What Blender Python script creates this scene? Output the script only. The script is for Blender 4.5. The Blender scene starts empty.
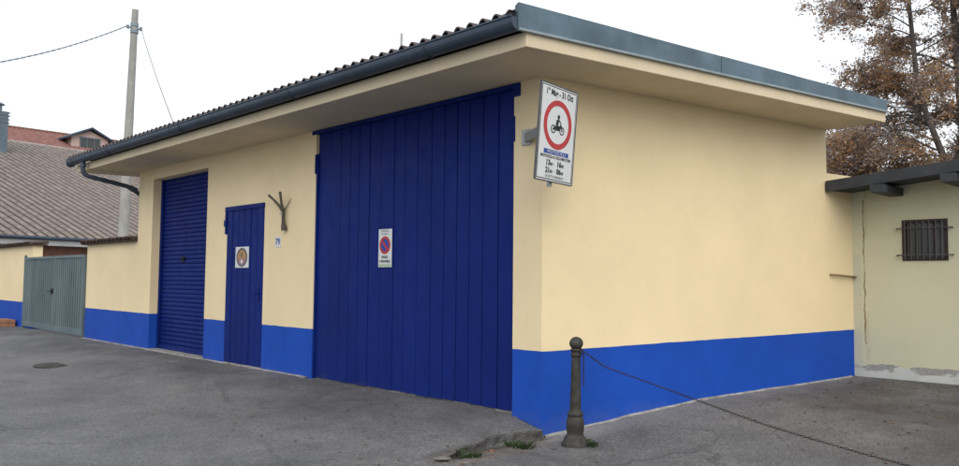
import bpy, math, random
from mathutils import Vector, Matrix, noise
R = math.radians
random.seed(7)
sc = bpy.context.scene
COL = sc.collection
V = Vector

# ------------------------------------------------------------------ helpers
class MB:
    """collects geometry and links it as ONE mesh object"""
    def __init__(s): s.v = []; s.f = []; s.m = []; s.sm = []
    def add(s, vs, fs, mi=0, smooth=False):
        b = len(s.v); s.v += [tuple(p) for p in vs]
        for f in fs: s.f.append([b + i for i in f]); s.m.append(mi); s.sm.append(smooth)
    def quad(s, a, b, c, d, mi=0): s.add([a, b, c, d], [(0, 1, 2, 3)], mi)
    def box(s, x0, x1, y0, y1, z0, z1, mi=0):
        s.obox(V((x0, y0, z0)), V((x1-x0, 0, 0)), V((0, y1-y0, 0)), V((0, 0, z1-z0)), mi)
    def obox(s, o, a, b, c, mi=0):
        o, a, b, c = V(o), V(a), V(b), V(c)
        if a.cross(b).dot(c) < 0: o = o + a; a = -a
        s.add([o, o+a, o+a+b, o+b, o+c, o+a+c, o+a+b+c, o+b+c],
              [(0,3,2,1),(4,5,6,7),(0,1,5,4),(1,2,6,5),(2,3,7,6),(3,0,4,7)], mi)
    def prism(s, pts, z0, z1, mi=0):
        """vertical prism over a ground polygon; z may be a number or a function of (x, y)"""
        ar = sum(pts[i][0]*pts[(i+1) % len(pts)][1] - pts[(i+1) % len(pts)][0]*pts[i][1] for i in range(len(pts)))
        if ar < 0: pts = pts[::-1]
        g = lambda z, p: z(p[0], p[1]) if callable(z) else z
        n = len(pts)
        s.add([(p[0], p[1], g(z0, p)) for p in pts] + [(p[0], p[1], g(z1, p)) for p in pts],
              [tuple(range(n))[::-1], tuple(range(n, 2*n))] + [(i, (i+1) % n, n+(i+1) % n, n+i) for i in range(n)], mi)
    def plate(s, O, U, W, N, pts, t, mi=0):
        """flat outline pts (u,w) in the plane O,U,W given thickness t along N"""
        ar = sum(pts[i][0]*pts[(i+1) % len(pts)][1] - pts[(i+1) % len(pts)][0]*pts[i][1] for i in range(len(pts)))
        if ar < 0: pts = pts[::-1]
        n = len(pts); P = [O + U*p[0] + W*p[1] for p in pts]
        s.add(P + [p + N*t for p in P], [tuple(range(n))[::-1], tuple(range(n, 2*n))] +
              [(i, (i+1) % n, n+(i+1) % n, n+i) for i in range(n)], mi)
    def ring(s, O, U, W, N, c, ro, ri, t, mi=0, n=40):
        o = []
        for r, d in ((ro, 0), (ri, 0), (ri, t), (ro, t)):
            o += [O + U*(c[0]+r*math.cos(2*math.pi*i/n)) + W*(c[1]+r*math.sin(2*math.pi*i/n)) + N*d for i in range(n)]
        fs = []
        for i in range(n):
            j = (i+1) % n
            fs += [(i, j, 3*n+j, 3*n+i), (3*n+i, 3*n+j, 2*n+j, 2*n+i), (2*n+i, 2*n+j, n+j, n+i), (n+i, n+j, j, i)]
        s.add(o, fs, mi)
    def tube(s, pts, rad, n=8, mi=0, cap=True, smooth=True):
        pts = [V(p) for p in pts]
        if not hasattr(rad, '__len__'): rad = [rad]*len(pts)
        vs = []; prev = None
        for i, p in enumerate(pts):
            t = (pts[min(i+1, len(pts)-1)] - pts[max(i-1, 0)])
            if t.length < 1e-9: t = V((0, 0, 1))
            t.normalize()
            if prev is None:
                a = t.cross(V((0, 0, 1)) if abs(t.z) < .9 else V((1, 0, 0))).normalized()
            else:
                a = prev - t*prev.dot(t)
                a = a.normalized() if a.length > 1e-6 else t.orthogonal().normalized()
            prev = a; b = t.cross(a)
            vs += [p + (a*math.cos(2*math.pi*k/n) + b*math.sin(2*math.pi*k/n))*rad[i] for k in range(n)]
        fs = [(i*n+k, i*n+(k+1) % n, (i+1)*n+(k+1) % n, (i+1)*n+k) for i in range(len(pts)-1) for k in range(n)]
        s.add(vs, fs, mi, smooth)
        if cap:
            s.add(vs[:n], [tuple(range(n))[::-1]], mi); s.add(vs[-n:], [tuple(range(n))], mi)
    def lathe(s, c, prof, n=24, mi=0, lean=(0, 0)):
        vs = []
        for r, z in prof:
            vs += [(c[0]+lean[0]*z+r*math.cos(2*math.pi*k/n), c[1]+lean[1]*z+r*math.sin(2*math.pi*k/n), c[2]+z) for k in range(n)]
        fs = [(i*n+k, i*n+(k+1) % n, (i+1)*n+(k+1) % n, (i+1)*n+k) for i in range(len(prof)-1) for k in range(n)]
        s.add(vs, fs, mi, True); s.add(vs[-n:], [tuple(range(n))], mi)
    def build(s, name, mats, parent=None, bevel=0):
        me = bpy.data.meshes.new(name); me.from_pydata(s.v, [], s.f)
        for m in (mats if isinstance(mats, (list, tuple)) else [mats]): me.materials.append(m)
        me.polygons.foreach_set('material_index', s.m); me.polygons.foreach_set('use_smooth', s.sm)
        me.update()
        o = bpy.data.objects.new(name, me); COL.objects.link(o)
        if parent is not None:
            o.parent = parent; o.matrix_parent_inverse = Matrix.Translation(-parent.location)
        if bevel:
            b = o.modifiers.new('bevel', 'BEVEL'); b.width = bevel; b.segments = 2; b.limit_method = 'ANGLE'; b.angle_limit = R(40)
        return o

def tag(o, label=None, cat=None, group=None, kind=None):
    for k, v in (('label', label), ('category', cat), ('group', group), ('kind', kind)):
        if v: o[k] = v
    return o
def empty(name, loc, label, cat, group=None):
    o = bpy.data.objects.new(name, None); o.location = loc; o.empty_display_size = .1; COL.objects.link(o)
    return tag(o, label, cat, group)

def lettering(name, text, size, O, U, W, N, mat, parent, align='CENTER', sx=1.0, bold=0.0):
    cu = bpy.data.curves.new(name, 'FONT'); cu.body = text; cu.size = size; cu.align_x = align; cu.align_y = 'CENTER'
    cu.offset = bold; cu.resolution_u = 3
    t = bpy.data.objects.new(name, cu); COL.objects.link(t)
    bpy.context.view_layer.update()
    me = bpy.data.meshes.new_from_object(t.evaluated_get(bpy.context.evaluated_depsgraph_get()))
    bpy.data.objects.remove(t); bpy.data.curves.remove(cu)
    for v in me.vertices: v.co = O + U*(v.co.x*sx) + W*v.co.y + N*.003
    me.materials.clear(); me.materials.append(mat); me.name = name
    o = bpy.data.objects.new(name, me); COL.objects.link(o); o.parent = parent
    o.matrix_parent_inverse = Matrix.Translation(-parent.location)
    return o

# ------------------------------------------------------------------ materials
class NT:
    def __init__(s, name):
        s.mat = bpy.data.materials.new(name); s.mat.use_nodes = True
        s.t = s.mat.node_tree; s.b = s.t.nodes['Principled BSDF']
        s.tc = s.t.nodes.new('ShaderNodeTexCoord').outputs['Object']
    def n(s, typ, **kw):
        x = s.t.nodes.new(typ)
        for k, v in kw.items(): setattr(x, k, v)
        return x
    def L(s, a, b): s.t.links.new(a, b)
    def noise(s, scale, detail=5, rough=.55, stretch=None, dist=0, off=0):
        x = s.n('ShaderNodeTexNoise'); x.inputs['Scale'].default_value = scale
        x.inputs['Detail'].default_value = detail; x.inputs['Roughness'].default_value = rough; x.inputs['Distortion'].default_value = dist
        mp = s.n('ShaderNodeMapping'); s.L(s.tc, mp.inputs[0]); mp.inputs['Location'].default_value = (off, off*1.7, off*.6)
        if stretch: mp.inputs['Scale'].default_value = stretch
        s.L(mp.outputs[0], x.inputs['Vector']); return x.outputs['Fac']
    def ramp(s, fac, stops):
        x = s.n('ShaderNodeValToRGB'); s.L(fac, x.inputs[0]); e = x.color_ramp.elements
        while len(e) < len(stops): e.new(.5)
        for i, (p, c) in enumerate(stops):
            e[i].position = p; e[i].color = (tuple(c) + (1,)) if hasattr(c, '__len__') else (c, c, c, 1)
        return x.outputs[0]
    def mix(s, fac, a, b, mode='MIX'):
        x = s.n('ShaderNodeMix', data_type='RGBA', blend_type=mode)
        for sock, v in ((x.inputs[0], fac), (x.inputs[6], a), (x.inputs[7], b)):
            if hasattr(v, 'is_linked') or hasattr(v, 'links'): s.L(v, sock)
            elif hasattr(v, '__len__'): sock.default_value = tuple(v) + (1,)
            else: sock.default_value = v
        return x.outputs[2]
    def math(s, op, a, b=0.0, c=None, clamp=False):
        x = s.n('ShaderNodeMath', operation=op, use_clamp=clamp)
        for i, v in enumerate((a, b) if c is None else (a, b, c)):
            if hasattr(v, 'links'): s.L(v, x.inputs[i])
            else: x.inputs[i].default_value = v
        return x.outputs[0]
    def xyz(s):
        x = s.n('ShaderNodeSeparateXYZ'); s.L(s.tc, x.inputs[0]); return x.outputs
    def bump(s, h, strength=.3, dist=.01):
        x = s.n('ShaderNodeBump'); x.inputs['Strength'].default_value = strength; x.inputs['Distance'].default_value = dist
        s.L(h, x.inputs['Height']); s.L(x.outputs[0], s.b.inputs['Normal'])
    def out(s, col=None, rough=.8, metal=0, spec=.3):
        if col is not None:
            if hasattr(col, 'links'): s.L(col, s.b.inputs['Base Color'])
            else: s.b.inputs['Base Color'].default_value = tuple(col)+(1,)
        if hasattr(rough, 'links'): s.L(rough, s.b.inputs['Roughness'])
        else: s.b.inputs['Roughness'].default_value = rough
        s.b.inputs['Metallic'].default_value = metal; s.b.inputs['Specular IOR Level'].default_value = spec
        return s.mat

def simple(name, col, rough=.7, metal=0, var=.18, scale=6, bump=0, spec=.3):
    k = NT(name)
    c2 = tuple(c*(1-var) for c in col); c3 = tuple(min(1, c*(1+var*.6)) for c in col)
    c = k.ramp(k.noise(scale, 6, .6), [(.3, c2), (.7, c3)])
    if bump: k.bump(k.noise(scale*9, 4), bump, .004)
    return k.out(c, rough, metal, spec)

YEL = (.78, .645, .405); BLU = (.006, .062, .385)
def wall_mat(name, base=.83, slope=0.0, yel=YEL):
    """smooth painted render with a blue painted dado up to a hand-cut line"""
    k = NT(name); X, Y, Z = k.xyz()
    y1 = tuple(c*.93 for c in yel); y2 = tuple(c*1.05 for c in yel)
    yc = k.ramp(k.noise(.9, 6, .6), [(.3, y1), (.7, y2)])
    st = k.noise(3.0, 5, .6, (1, 1, .12), off=3)                       # faint vertical weathering runs
    yc = k.mix(k.math('MULTIPLY', k.ramp(st, [(.52, 0), (.78, 1)]), .06), yc, (.42, .34, .22))
    bc = k.ramp(k.noise(1.6, 6, .6, off=5), [(.3, tuple(c*.88 for c in BLU)), (.72, tuple(min(1, c*1.12) for c in BLU))])
    # dusty splash zone on the foot of the dado (dirt with its own ragged outline)
    dn = k.noise(5, 6, .65, (1, 1, .6), off=9)
    dirt = k.math('MULTIPLY', k.ramp(k.math('ADD', k.math('MULTIPLY', Z, -1.9), dn), [(.0, 0), (.35, 1)]), .14)
    bc = k.mix(dirt, bc, (.13, .15, .2))
    wob = k.math('MULTIPLY', k.math('SUBTRACT', k.noise(2.2, 3, .6, off=2), .5), .022)
    lim = k.math('ADD', k.math('MULTIPLY', Y, slope), base)
    f = k.math('LESS_THAN', k.math('ADD', Z, wob), lim)
    c = k.mix(f, yc, bc)
    k.bump(k.math('ADD', k.math('MULTIPLY', k.noise(90, 3), .5), k.math('ADD', k.math('MULTIPLY', k.noise(4, 4), 1.6), k.math('MULTIPLY', k.noise(22, 4, .6, (1, 1, 2)), .7))), .34, .006)
    return k.out(c, k.ramp(k.noise(3, 4), [(.3, .62), (.7, .8)]), 0, .25)

M = {}
M['front'] = wall_mat('painted_render', .835)
M['side'] = wall_mat('painted_render_side', .822, .0165)
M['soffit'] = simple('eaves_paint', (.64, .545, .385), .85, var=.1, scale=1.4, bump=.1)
def gate_blue():
    k = NT('dark_blue_enamel')
    c = k.ramp(k.noise(1.3, 6, .6, (1, 1, .5)), [(.3, (.0026, .0125, .115)), (.7, (.0045, .0185, .160))])
    sc_ = k.ramp(k.noise(16, 6, .7, (3, 1, .25), off=4), [(.66, 0), (.74, 1)])
    c = k.mix(k.math('MULTIPLY', sc_, .25), c, (.05, .06, .15))
    X, Y, Z = k.xyz()
    d = k.ramp(k.math('ADD', k.math('MULTIPLY', Z, -2.2), k.noise(4, 5, .6, off=7)), [(-.0, 0), (.3, 1)])
    c = k.mix(k.math('MULTIPLY', d, .3), c, (.07, .075, .1))
    k.bump(k.noise(2.5, 4, .5, (1, 1, .4)), .12, .02)
    return k.out(c, k.ramp(k.noise(5, 5), [(.3, .5), (.7, .66)]), 0, .12)
M['gate'] = gate_blue()
M['gutter'] = simple('grey_blue_metal', (.05, .07, .10), .5, .3, var=.3, scale=2.5, bump=.05)
M['drip'] = simple('pale_drip_metal', (.26, .31, .33), .45, .3)
M['flash'] = simple('verge_flashing_metal', (.105, .155, .19), .5, .3, var=.35, scale=2.0, bump=.04)
M['brown_tile'] = simple('weathered_roof_sheet', (.11, .09, .085), .85, var=.45, scale=5, bump=.3)
M['coping'] = simple('mossy_clay_coping', (.07, .045, .035), .95, var=.6, scale=8, bump=.4)
M['dark'] = simple('dark_interior', (.02, .02, .02), .9)
M['galv'] = simple('galvanised_steel', (.36, .37, .37), .5, .5, var=.2, scale=9)
M['sign_white'] = simple('sign_white_film', (.62, .64, .64), .45, var=.06, scale=8)
M['red'] = simple('sign_red_film', (.42, .035, .04), .5, var=.12, scale=12)
M['sblue'] = simple('sign_blue_film', (.02, .06, .3), .5, var=.1, scale=12)
M['black'] = simple('sign_black_film', (.015, .015, .018), .5, var=.1)
M['concrete'] = simple('pale_concrete', (.30, .29, .27), .92, var=.3, scale=7, bump=.5)
M['pole'] = simple('pole_concrete', (.34, .335, .315), .9, var=.2, scale=3, bump=.2)
M['rust'] = simple('rusted_iron', (.040, .027, .023), .85, .2, var=.5, scale=20, bump=.4)
M['iron'] = simple('old_cast_iron', (.056, .053, .047), .65, .35, var=.45, scale=14, bump=.5)
M['wood_grey'] = simple('weathered_bracket', (.10, .085, .07), .8, var=.4, scale=18, bump=.3)
M['darkwood'] = simple('dark_rafter_stain', (.045, .050, .058), .7, var=.3, scale=5)
M['grille'] = simple('brown_window_metal', (.045, .03, .028), .6, .2, var=.3, scale=10)
M['bar_grey'] = simple('grey_grille_bars', (.10, .10, .105), .5, .4, var=.2)
M['cable'] = simple('grey_cable', (.10, .10, .11), .6)
M['zinc'] = simple('grey_zinc_cowl', (.13, .17, .20), .5, .4, var=.25)
def glass():
    k = NT('dusty_window_glass'); c = k.ramp(k.noise(3, 5), [(.3, (.03, .034, .036)), (.7, (.055, .06, .06))])
    return k.out(c, .15, 0, .5)
M['glass'] = glass()

def annex_mat():
    k = NT('pale_cream_render'); X, Y, Z = k.xyz()
    c = k.ramp(k.noise(.8, 6, .6), [(.3, (.53, .52, .37)), (.7, (.59, .575, .42))])
    # whitewashed, flaking foot
    edge = k.math('ADD', Z, k.math('MULTIPLY', k.math('SUBTRACT', k.noise(3.5, 5, .6), .5), .10))
    foot = k.math('LESS_THAN', edge, .455)
    c = k.mix(foot, c, k.ramp(k.noise(6, 5, off=4), [(.3, (.46, .48, .47)), (.7, (.58, .6, .58))]))
    fl = k.noise(2.6, 6, .62, (1, 1, 2.6), off=11)
    band = k.math('MULTIPLY', k.math('LESS_THAN', edge, .47), k.math('GREATER_THAN', edge, .385))
    flk = k.math('MULTIPLY', band, k.math('GREATER_THAN', fl, .47))
    c = k.mix(flk, c, k.ramp(k.noise(30, 4), [(.3, (.25, .25, .235)), (.7, (.35, .35, .33))]))
    # white filler stripe up the corner and a hairline crack beside it
    w = k.math('SUBTRACT', k.noise(3.2, 7, .75, (0.01, 0.01, 1), off=1), .5)
    xc = k.math('SUBTRACT', k.math('SUBTRACT', X, k.math('MULTIPLY', w, .10)), 1.072)
    strip = k.math('MULTIPLY', k.math('LESS_THAN', k.math('ADD', X, k.math('MULTIPLY', w, .05)), 1.03), k.math('LESS_THAN', Z, 1.9))
    c = k.mix(k.math('MULTIPLY', strip, .45), c, (.47, .47, .40))
    cw = k.math('MULTIPLY', k.ramp(k.noise(5, 4, off=6), [(.35, 0.25), (.7, 1)]), .011)
    cr = k.math('MULTIPLY', k.math('LESS_THAN', k.math('ABSOLUTE', xc), cw), k.math('MULTIPLY', k.math('LESS_THAN', Z, 2.62), k.math('GREATER_THAN', Z, .72)))
    c = k.mix(cr, c, (.20, .15, .075))
    pt = k.math('MULTIPLY', k.math('LESS_THAN', k.math('ABSOLUTE', k.math('SUBTRACT', xc, .03)), k.math('MULTIPLY', k.noise(4, 3, off=13), .045)),
                k.math('GREATER_THAN', k.noise(2.2, 3, off=15), .56))
    c = k.mix(k.math('MULTIPLY', pt, .6), c, (.5, .46, .3))
    k.bump(k.math('ADD', k.math('MULTIPLY', k.noise(80, 3), .4), k.noise(5, 4)), .25, .006)
    return k.out(c, .85, 0, .2)
M['annex'] = annex_mat()

def asphalt():
    k = NT('worn_asphalt'); X, Y, Z = k.xyz()
    big = k.noise(.45, 7, .62); mid = k.noise(2.3, 7, .65, off=3)
    c = k.ramp(k.math('ADD', k.math('MULTIPLY', big, .6), k.math('MULTIPLY', mid, .4)),
               [(.36, (.092, .093, .097)), (.5, (.134, .134, .138)), (.64, (.175, .174, .175))])
    # aggregate speckle
    vo = k.n('ShaderNodeTexVoronoi', feature='F1'); vo.inputs['Scale'].default_value = 75; k.L(k.tc, vo.inputs['Vector'])
    sp = k.ramp(vo.outputs['Color'], [(.15, .55), (.55, 1.0), (.9, 1.6)])
    c = k.mix(.55, c, sp, 'MULTIPLY')
    fine = k.ramp(k.noise(38, 5, .8, off=8), [(.34, .62), (.5, 1.0), (.68, 1.45)])
    c = k.mix(.75, c, fine, 'MULTIPLY')
    # brown leaf-litter tannin stain in the yard to the right of the wall
    br = k.math('MULTIPLY', k.ramp(k.math('ADD', k.math('MULTIPLY', X, .22), k.math('MULTIPLY', Y, .2)), [(.50, 0), (1.2, 1)]), k.ramp(k.noise(1.1, 6, .7, off=21), [(.36, .12), (.62, 1)]))
    c = k.mix(k.math('MULTIPLY', br, .7), c, (.045, .034, .029))
    # darker oily film along the shop front
    oil = k.math('MULTIPLY', k.ramp(k.math('ABSOLUTE', k.math('ADD', Y, .75)), [(.15, 1), (1.3, 0)]),
                 k.ramp(k.noise(.9, 6, .65, (.6, 1.2, 1), off=31), [(.38, 0), (.6, 1)]))
    c = k.mix(k.math('MULTIPLY', oil, .62), c, (.045, .044, .046))
    # old repair seams and cracks
    vc = k.n('ShaderNodeTexVoronoi', feature='DISTANCE_TO_EDGE'); vc.inputs['Scale'].default_value = .55
    wn = k.n('ShaderNodeTexNoise'); wn.inputs['Scale'].default_value = 3.2; wn.inputs['Detail'].default_value = 6; k.L(k.tc, wn.inputs['Vector'])
    va = k.n('ShaderNodeVectorMath', operation='MULTIPLY_ADD'); k.L(wn.outputs['Color'], va.inputs[0]); va.inputs[1].default_value = (.45, .45, 0); k.L(k.tc, va.inputs[2])
    k.L(va.outputs[0], vc.inputs['Vector'])
    crk = k.math('MULTIPLY', k.ramp(vc.outputs[0], [(.002, 1), (.007, 0)]), k.ramp(k.noise(.55, 3, off=17), [(.52, 0), (.62, 1)]))
    c = k.mix(k.math('MULTIPLY', crk, .38), c, (.025, .025, .026))
    so_ = k.math('SUBTRACT', k.math('MULTIPLY', X, .984), k.math('MULTIPLY', Y, .176))
    pm = k.ramp(k.math('ADD', k.math('MULTIPLY', so_, -1.15), k.noise(2.4, 7, .75, off=51)), [(.02, 0), (.48, 1)])
    pm = k.math('MULTIPLY', k.math('MULTIPLY', pm, k.ramp(k.math('ADD', Y, .25), [(0, 0), (.25, 1)])), k.ramp(Y, [(.35, 1), (.95, .45)]))
    pm = k.math('MULTIPLY', pm, k.ramp(so_, [(.015, 0), (.05, 1)]))
    c = k.mix(k.math('MULTIPLY', pm, .85), c, (.30, .29, .275))
    # crumbled edge of the ramp: earth and brick dust at its foot
    ed = k.math('MULTIPLY', k.ramp(k.math('ABSOLUTE', k.math('SUBTRACT', X, .19)), [(.05, 1), (.20, 0)]), k.ramp(k.math('ABSOLUTE', k.math('ADD', Y, .75)), [(.55, 1), (.85, 0)]))
    ed = k.math('MULTIPLY', ed, k.ramp(k.noise(9, 5, .7, off=61), [(.38, .1), (.6, 1)]))
    c = k.mix(k.math('MULTIPLY', ed, .8), c, k.ramp(k.noise(16, 4, .6, off=63), [(.35, (.085, .055, .04)), (.55, (.19, .145, .11)), (.68, (.30, .27, .22))]))
    dk = k.math('MULTIPLY', k.ramp(k.math('ABSOLUTE', k.math('SUBTRACT', X, .035)), [(.03, 1), (.10, 0)]), k.ramp(k.math('ABSOLUTE', k.math('ADD', Y, .70)), [(.66, 1), (.85, 0)]))  # separate darker band low along the ramp's broken edge
    dk = k.math('MULTIPLY', dk, k.ramp(Z, [(.0, 1), (.10, 0)]))
    c = k.mix(k.math('MULTIPLY', dk, .8), c, (.045, .038, .032))
    # long worn seams of old trench repairs
    for (ax, ay, ac, lo) in ((.32, .947, 2.36, 71), (-.55, .835, 3.9, 73)):
        ln = k.math('ABSOLUTE', k.math('ADD', k.math('ADD', k.math('MULTIPLY', X, ax), k.math('MULTIPLY', Y, ay)), k.math('ADD', k.math('MULTIPLY', k.noise(1.6, 4, .6, off=lo), .22), ac)))
        lm = k.math('MULTIPLY', k.ramp(ln, [(.012, 1), (.05, 0)]), k.ramp(k.noise(.5, 3, .5, off=lo+5), [(.42, 0), (.6, 1)]))
        c = k.mix(k.math('MULTIPLY', lm, .45), c, (.05, .05, .052))
    # scattered pale spots of mortar
    spots = k.ramp(k.noise(7, 3, .5, off=41), [(.755, 0), (.785, 1)])
    c = k.mix(k.math('MULTIPLY', spots, .7), c, (.26, .25, .23))
    h = k.math('ADD', k.math('MULTIPLY', vo.outputs['Distance'], .9), k.math('MULTIPLY', k.noise(14, 5, .7), .9))
    h = k.math('SUBTRACT', h, k.math('MULTIPLY', crk, 1.0))
    k.bump(h, .55, .012)
    return k.out(c, k.ramp(mid, [(.3, .72), (.7, .9)]), 0, .3)
M['asphalt'] = asphalt()
def strip_mat():
    k = NT('lime_splashed_edge')
    c = k.ramp(k.noise(6, 6, .7), [(.35, (.15, .145, .135)), (.62, (.36, .35, .33))])
    k.bump(k.noise(30, 5), .5, .01); return k.out(c, .95, 0, .2)
M['strip'] = strip_mat()
def sheet_gate():
    k = NT('grey_green_corrugated_steel')
    c = k.ramp(k.noise(1.5, 6, .6, (1, 1, .4)), [(.3, (.10, .145, .16)), (.7, (.17, .225, .24))])
    return k.out(c, .5, .3, .4)
M['sheet'] = sheet_gate()
def barn_tile():
    k = NT('aged_clay_tiles')
    c = k.ramp(k.noise(2.2, 7, .75), [(.3, (.13, .112, .10)), (.5, (.195, .17, .152)), (.72, (.27, .245, .225))])  # tones lifted to put a little distance haze into the tiles
    return k.out(c, .9, 0, .2)
M['barn'] = barn_tile(); M['barn_pan'] = simple('shaded_channel_tiles', (.085, .062, .055), .95, var=.4, scale=2)  # channel tiles darkened to paint the shade between the cover rows
M['redtile'] = simple('red_clay_tiles', (.25, .13, .115), .9, var=.35, scale=3)  # paled and desaturated, distance haze carried in the colour
M['pink'] = simple('pale_pink_render', (.50, .38, .34), .9, var=.08)
M['brick'] = simple('red_brown_render', (.17, .085, .06), .9, var=.3, scale=2)
M['barnwall'] = simple('grey_white_board', (.36, .37, .37), .8, var=.12, scale=2)
M['bark'] = simple('dark_tree_bark', (.11, .095, .09), .95, var=.4, scale=12, bump=.5)
def leafm(name, col, t=.25):
    k = NT(name); c = k.ramp(k.noise(9, 3), [(.3, tuple(x*.6 for x in col)), (.7, tuple(x*1.35 for x in col))])
    k.out(c, .8, 0, .2)
    tr = k.n('ShaderNodeBsdfTranslucent'); k.L(c, tr.inputs[0]); mx = k.n('ShaderNodeMixShader'); mx.inputs[0].default_value = t
    k.L(k.b.outputs[0], mx.inputs[1]); k.L(tr.outputs[0], mx.inputs[2])
    k.L(mx.outputs[0], k.t.nodes['Material Output'].inputs[0]); return k.mat
LEAF = [leafm('leaf_grey_brown', (.40, .335, .305), .55), leafm('leaf_dull_brown', (.42, .30, .225), .55), leafm('leaf_rust_orange', (.55, .32, .15), .55), leafm('leaf_ochre', (.50, .35, .18), .55)]
M['weed'] = leafm('weed_green', (.055, .085, .04), .2)
M['litter'] = leafm('dead_leaf', (.15, .085, .04), .1)

# ------------------------------------------------------------------ frame of the place
SD = V((.176, .984, 0)).normalized(); SN = V((SD.y, -SD.x, 0))       # along / out of the side wall
def S(s, off=0, z=0): p = SD*s + SN*off; return V((p.x, p.y, z))
def sm(a, b, x):
    t = min(1, max(0, (x-a)/(b-a))); return t*t*(3-2*t)
def lerp(xs, ys, x):
    if x <= xs[0]: return ys[0]
    for i in range(len(xs)-1):
        if x <= xs[i+1]: return ys[i] + (ys[i+1]-ys[i])*(x-xs[i])/(xs[i+1]-xs[i])
    return ys[-1]
def edge_x(y): return .015 + .035*math.sin(y*5.1+1.0) + .016*math.sin(y*13.7) + .1*sm(-.9, -1.5, y)
def gz(x, y):
    side = lerp([0, .6, 2.2, 4.6, 5.2, 40], [0, .06, .20, .27, .30, .45], y)
    ramp = .178*sm(-1.9, -.25, y)**.8*(1 - .60*(sm(-.62, .12, x)**1.5)*max(.8, sm(-.45, -.0, y))) if y < 0 else .178
    if x < -12: ramp = ramp + .0
    e = edge_x(y) if y < .012 else -.3
    t = sm(-.022, .022, e-x)
    z = side*(1-t) + ramp*t
    near = math.exp(-((x-1)**2+(y+1)**2)/60)
    z -= .02*math.exp(-((x-e-.035)/.03)**2)*sm(-1.5, -1.1, y)*(1 if y < .012 else 0)
    z += near*(.012*noise.noise(V((x*1.1, y*1.1, 0))) + .006*noise.noise(V((x*4, y*4, 3)))*(1 + 1.5*math.exp(-((x)**2+(y+.8)**2)*1.5)))
    return z

def axis(spec):
    out = []
    for a, b, st in spec:
        n = max(1, round((b-a)/st)); out += [a+(b-a)*i/n for i in range(n)]
    return out + [spec[-1][1]]
xs = axis([(-900, -200, 100), (-200, -40, 20), (-40, -16, 2), (-16, -5, .5), (-5, -1, .12), (-1, -.12, .03), (-.12, .3, .009), (.3, .5, .03), (.5, 4, .10), (4, 12, .5), (12, 60, 6), (60, 700, 80)])
ys = axis([(-500, -60, 60), (-60, -8, 4), (-8, -3, .4), (-3, -1.8, .08), (-1.8, .3, .018), (.3, 3, .09), (3, 6, .15), (6, 20, 1), (20, 100, 10), (100, 900, 100)])
g = MB(); nx = len(xs)
def under(x, y):
    if not (-.2 < x < .35 and -1.5 < y < .012): return x
    d = x-edge_x(y)-.016
    return x - .085*math.exp(-(d/.022)**2)*sm(-1.5, -1.2, y)*(.7+.6*noise.noise(V((x*9, y*9, 0))))
g.add([(under(x, y), y, gz(x, y)) for y in ys for x in xs],
      [(j*nx+i, j*nx+i+1, (j+1)*nx+i+1, (j+1)*nx+i) for j in range(len(ys)-1) for i in range(nx-1)], 0, True)
tag(g.build('ground', M['asphalt']), kind='structure')

# pale lime-splashed concrete edge along the foot of the walls
g = MB(); n = 150; vs = []
for i in range(n+1):
    s = .03 + 5.12*i/n
    w = .035 + .03*noise.noise(V((s*2.3, 0, 0))) + .03*noise.noise(V((s*9, 1, 0)))
    for off in (-.02, w*.5, w):
        p = S(s, off); vs.append((p.x, p.y, gz(p.x, p.y) + (.014 if off < w*.9 else -.004)))
g.add(vs, [(3*i+k, 3*i+k+1, 3*i+k+4, 3*i+k+3) for i in range(n) for k in range(2)], 0, True)
n = 260; vs = []
for i in range(n+1):
    x = -13.3 + 9.1*i/n
    w = .05 + .035*noise.noise(V((x*2.3, 5, 0))) + .02*noise.noise(V((x*9, 1, 0)))
    for off in (.02, -w*.5, -w):
        vs.append((x, off, gz(x, off) + (.016 if abs(off) < w*.9 else .003)))
g.add(vs, [(3*i+k, 3*i+k+3, 3*i+k+4, 3*i+k+1) for i in range(n) for k in range(2)], 0, True)
tag(g.build('concrete_edging', M['strip']), kind='structure')

# ------------------------------------------------------------------ garage building
ZS = 3.52
G = empty('garage_building', (0, 0, 0), 'yellow garage building with blue painted base and three blue doors', 'building')
TH = .3
w = MB()
for x0, x1 in ((-10.4, -9.72), (-7.42, -6.68), (-5.49, -4.12)): w.box(x0, x1, 0, TH, -.4, ZS+.03)
w.box(-9.72, -7.42, 0, TH, 3.33, ZS+.03); w.box(-6.68, -5.49, 0, TH, 2.585, ZS+.03)
w.prism([(-10.4, TH), (-10.1, TH), (-9.2, 4.607), (-9.5, 4.607)], -.4, ZS+.03)
w.build('front_wall', M['front'], G)
w = MB()
a = [(-.39, 0), (0, 0), tuple(S(4.68)[:2]), tuple(S(4.68, -.3)[:2]), (-.30+TH*.18, TH), (-.39, TH)]
w.prism(a, -.4, ZS+.03)
w.prism([tuple(S(4.68, 0)[:2]), tuple(S(5.26, 0)[:2]), tuple(S(5.26, -.3)[:2]), tuple(S(4.68, -.3)[:2])], -.4, 2.95)
w.prism([tuple(S(4.38, -.3)[:2]), tuple(S(4.68, -.3)[:2]), (-9.2, 4.607), (-9.2, 4.30)], -.4, ZS+.03)
w.build('side_wall', M['side'], G)

# eaves slab + fascia
def ov(s, off): return S(s, off)
FR = (.583, -.862); FL = (-11.30, -.862); BR = (1.562, 4.62); BL = (-10.2, 4.85)
w = MB(); w.prism([FL, FR, BR, BL], ZS, ZS+.135); eaves = w.build('eaves', M['soffit'], G, bevel=.006)
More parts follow.
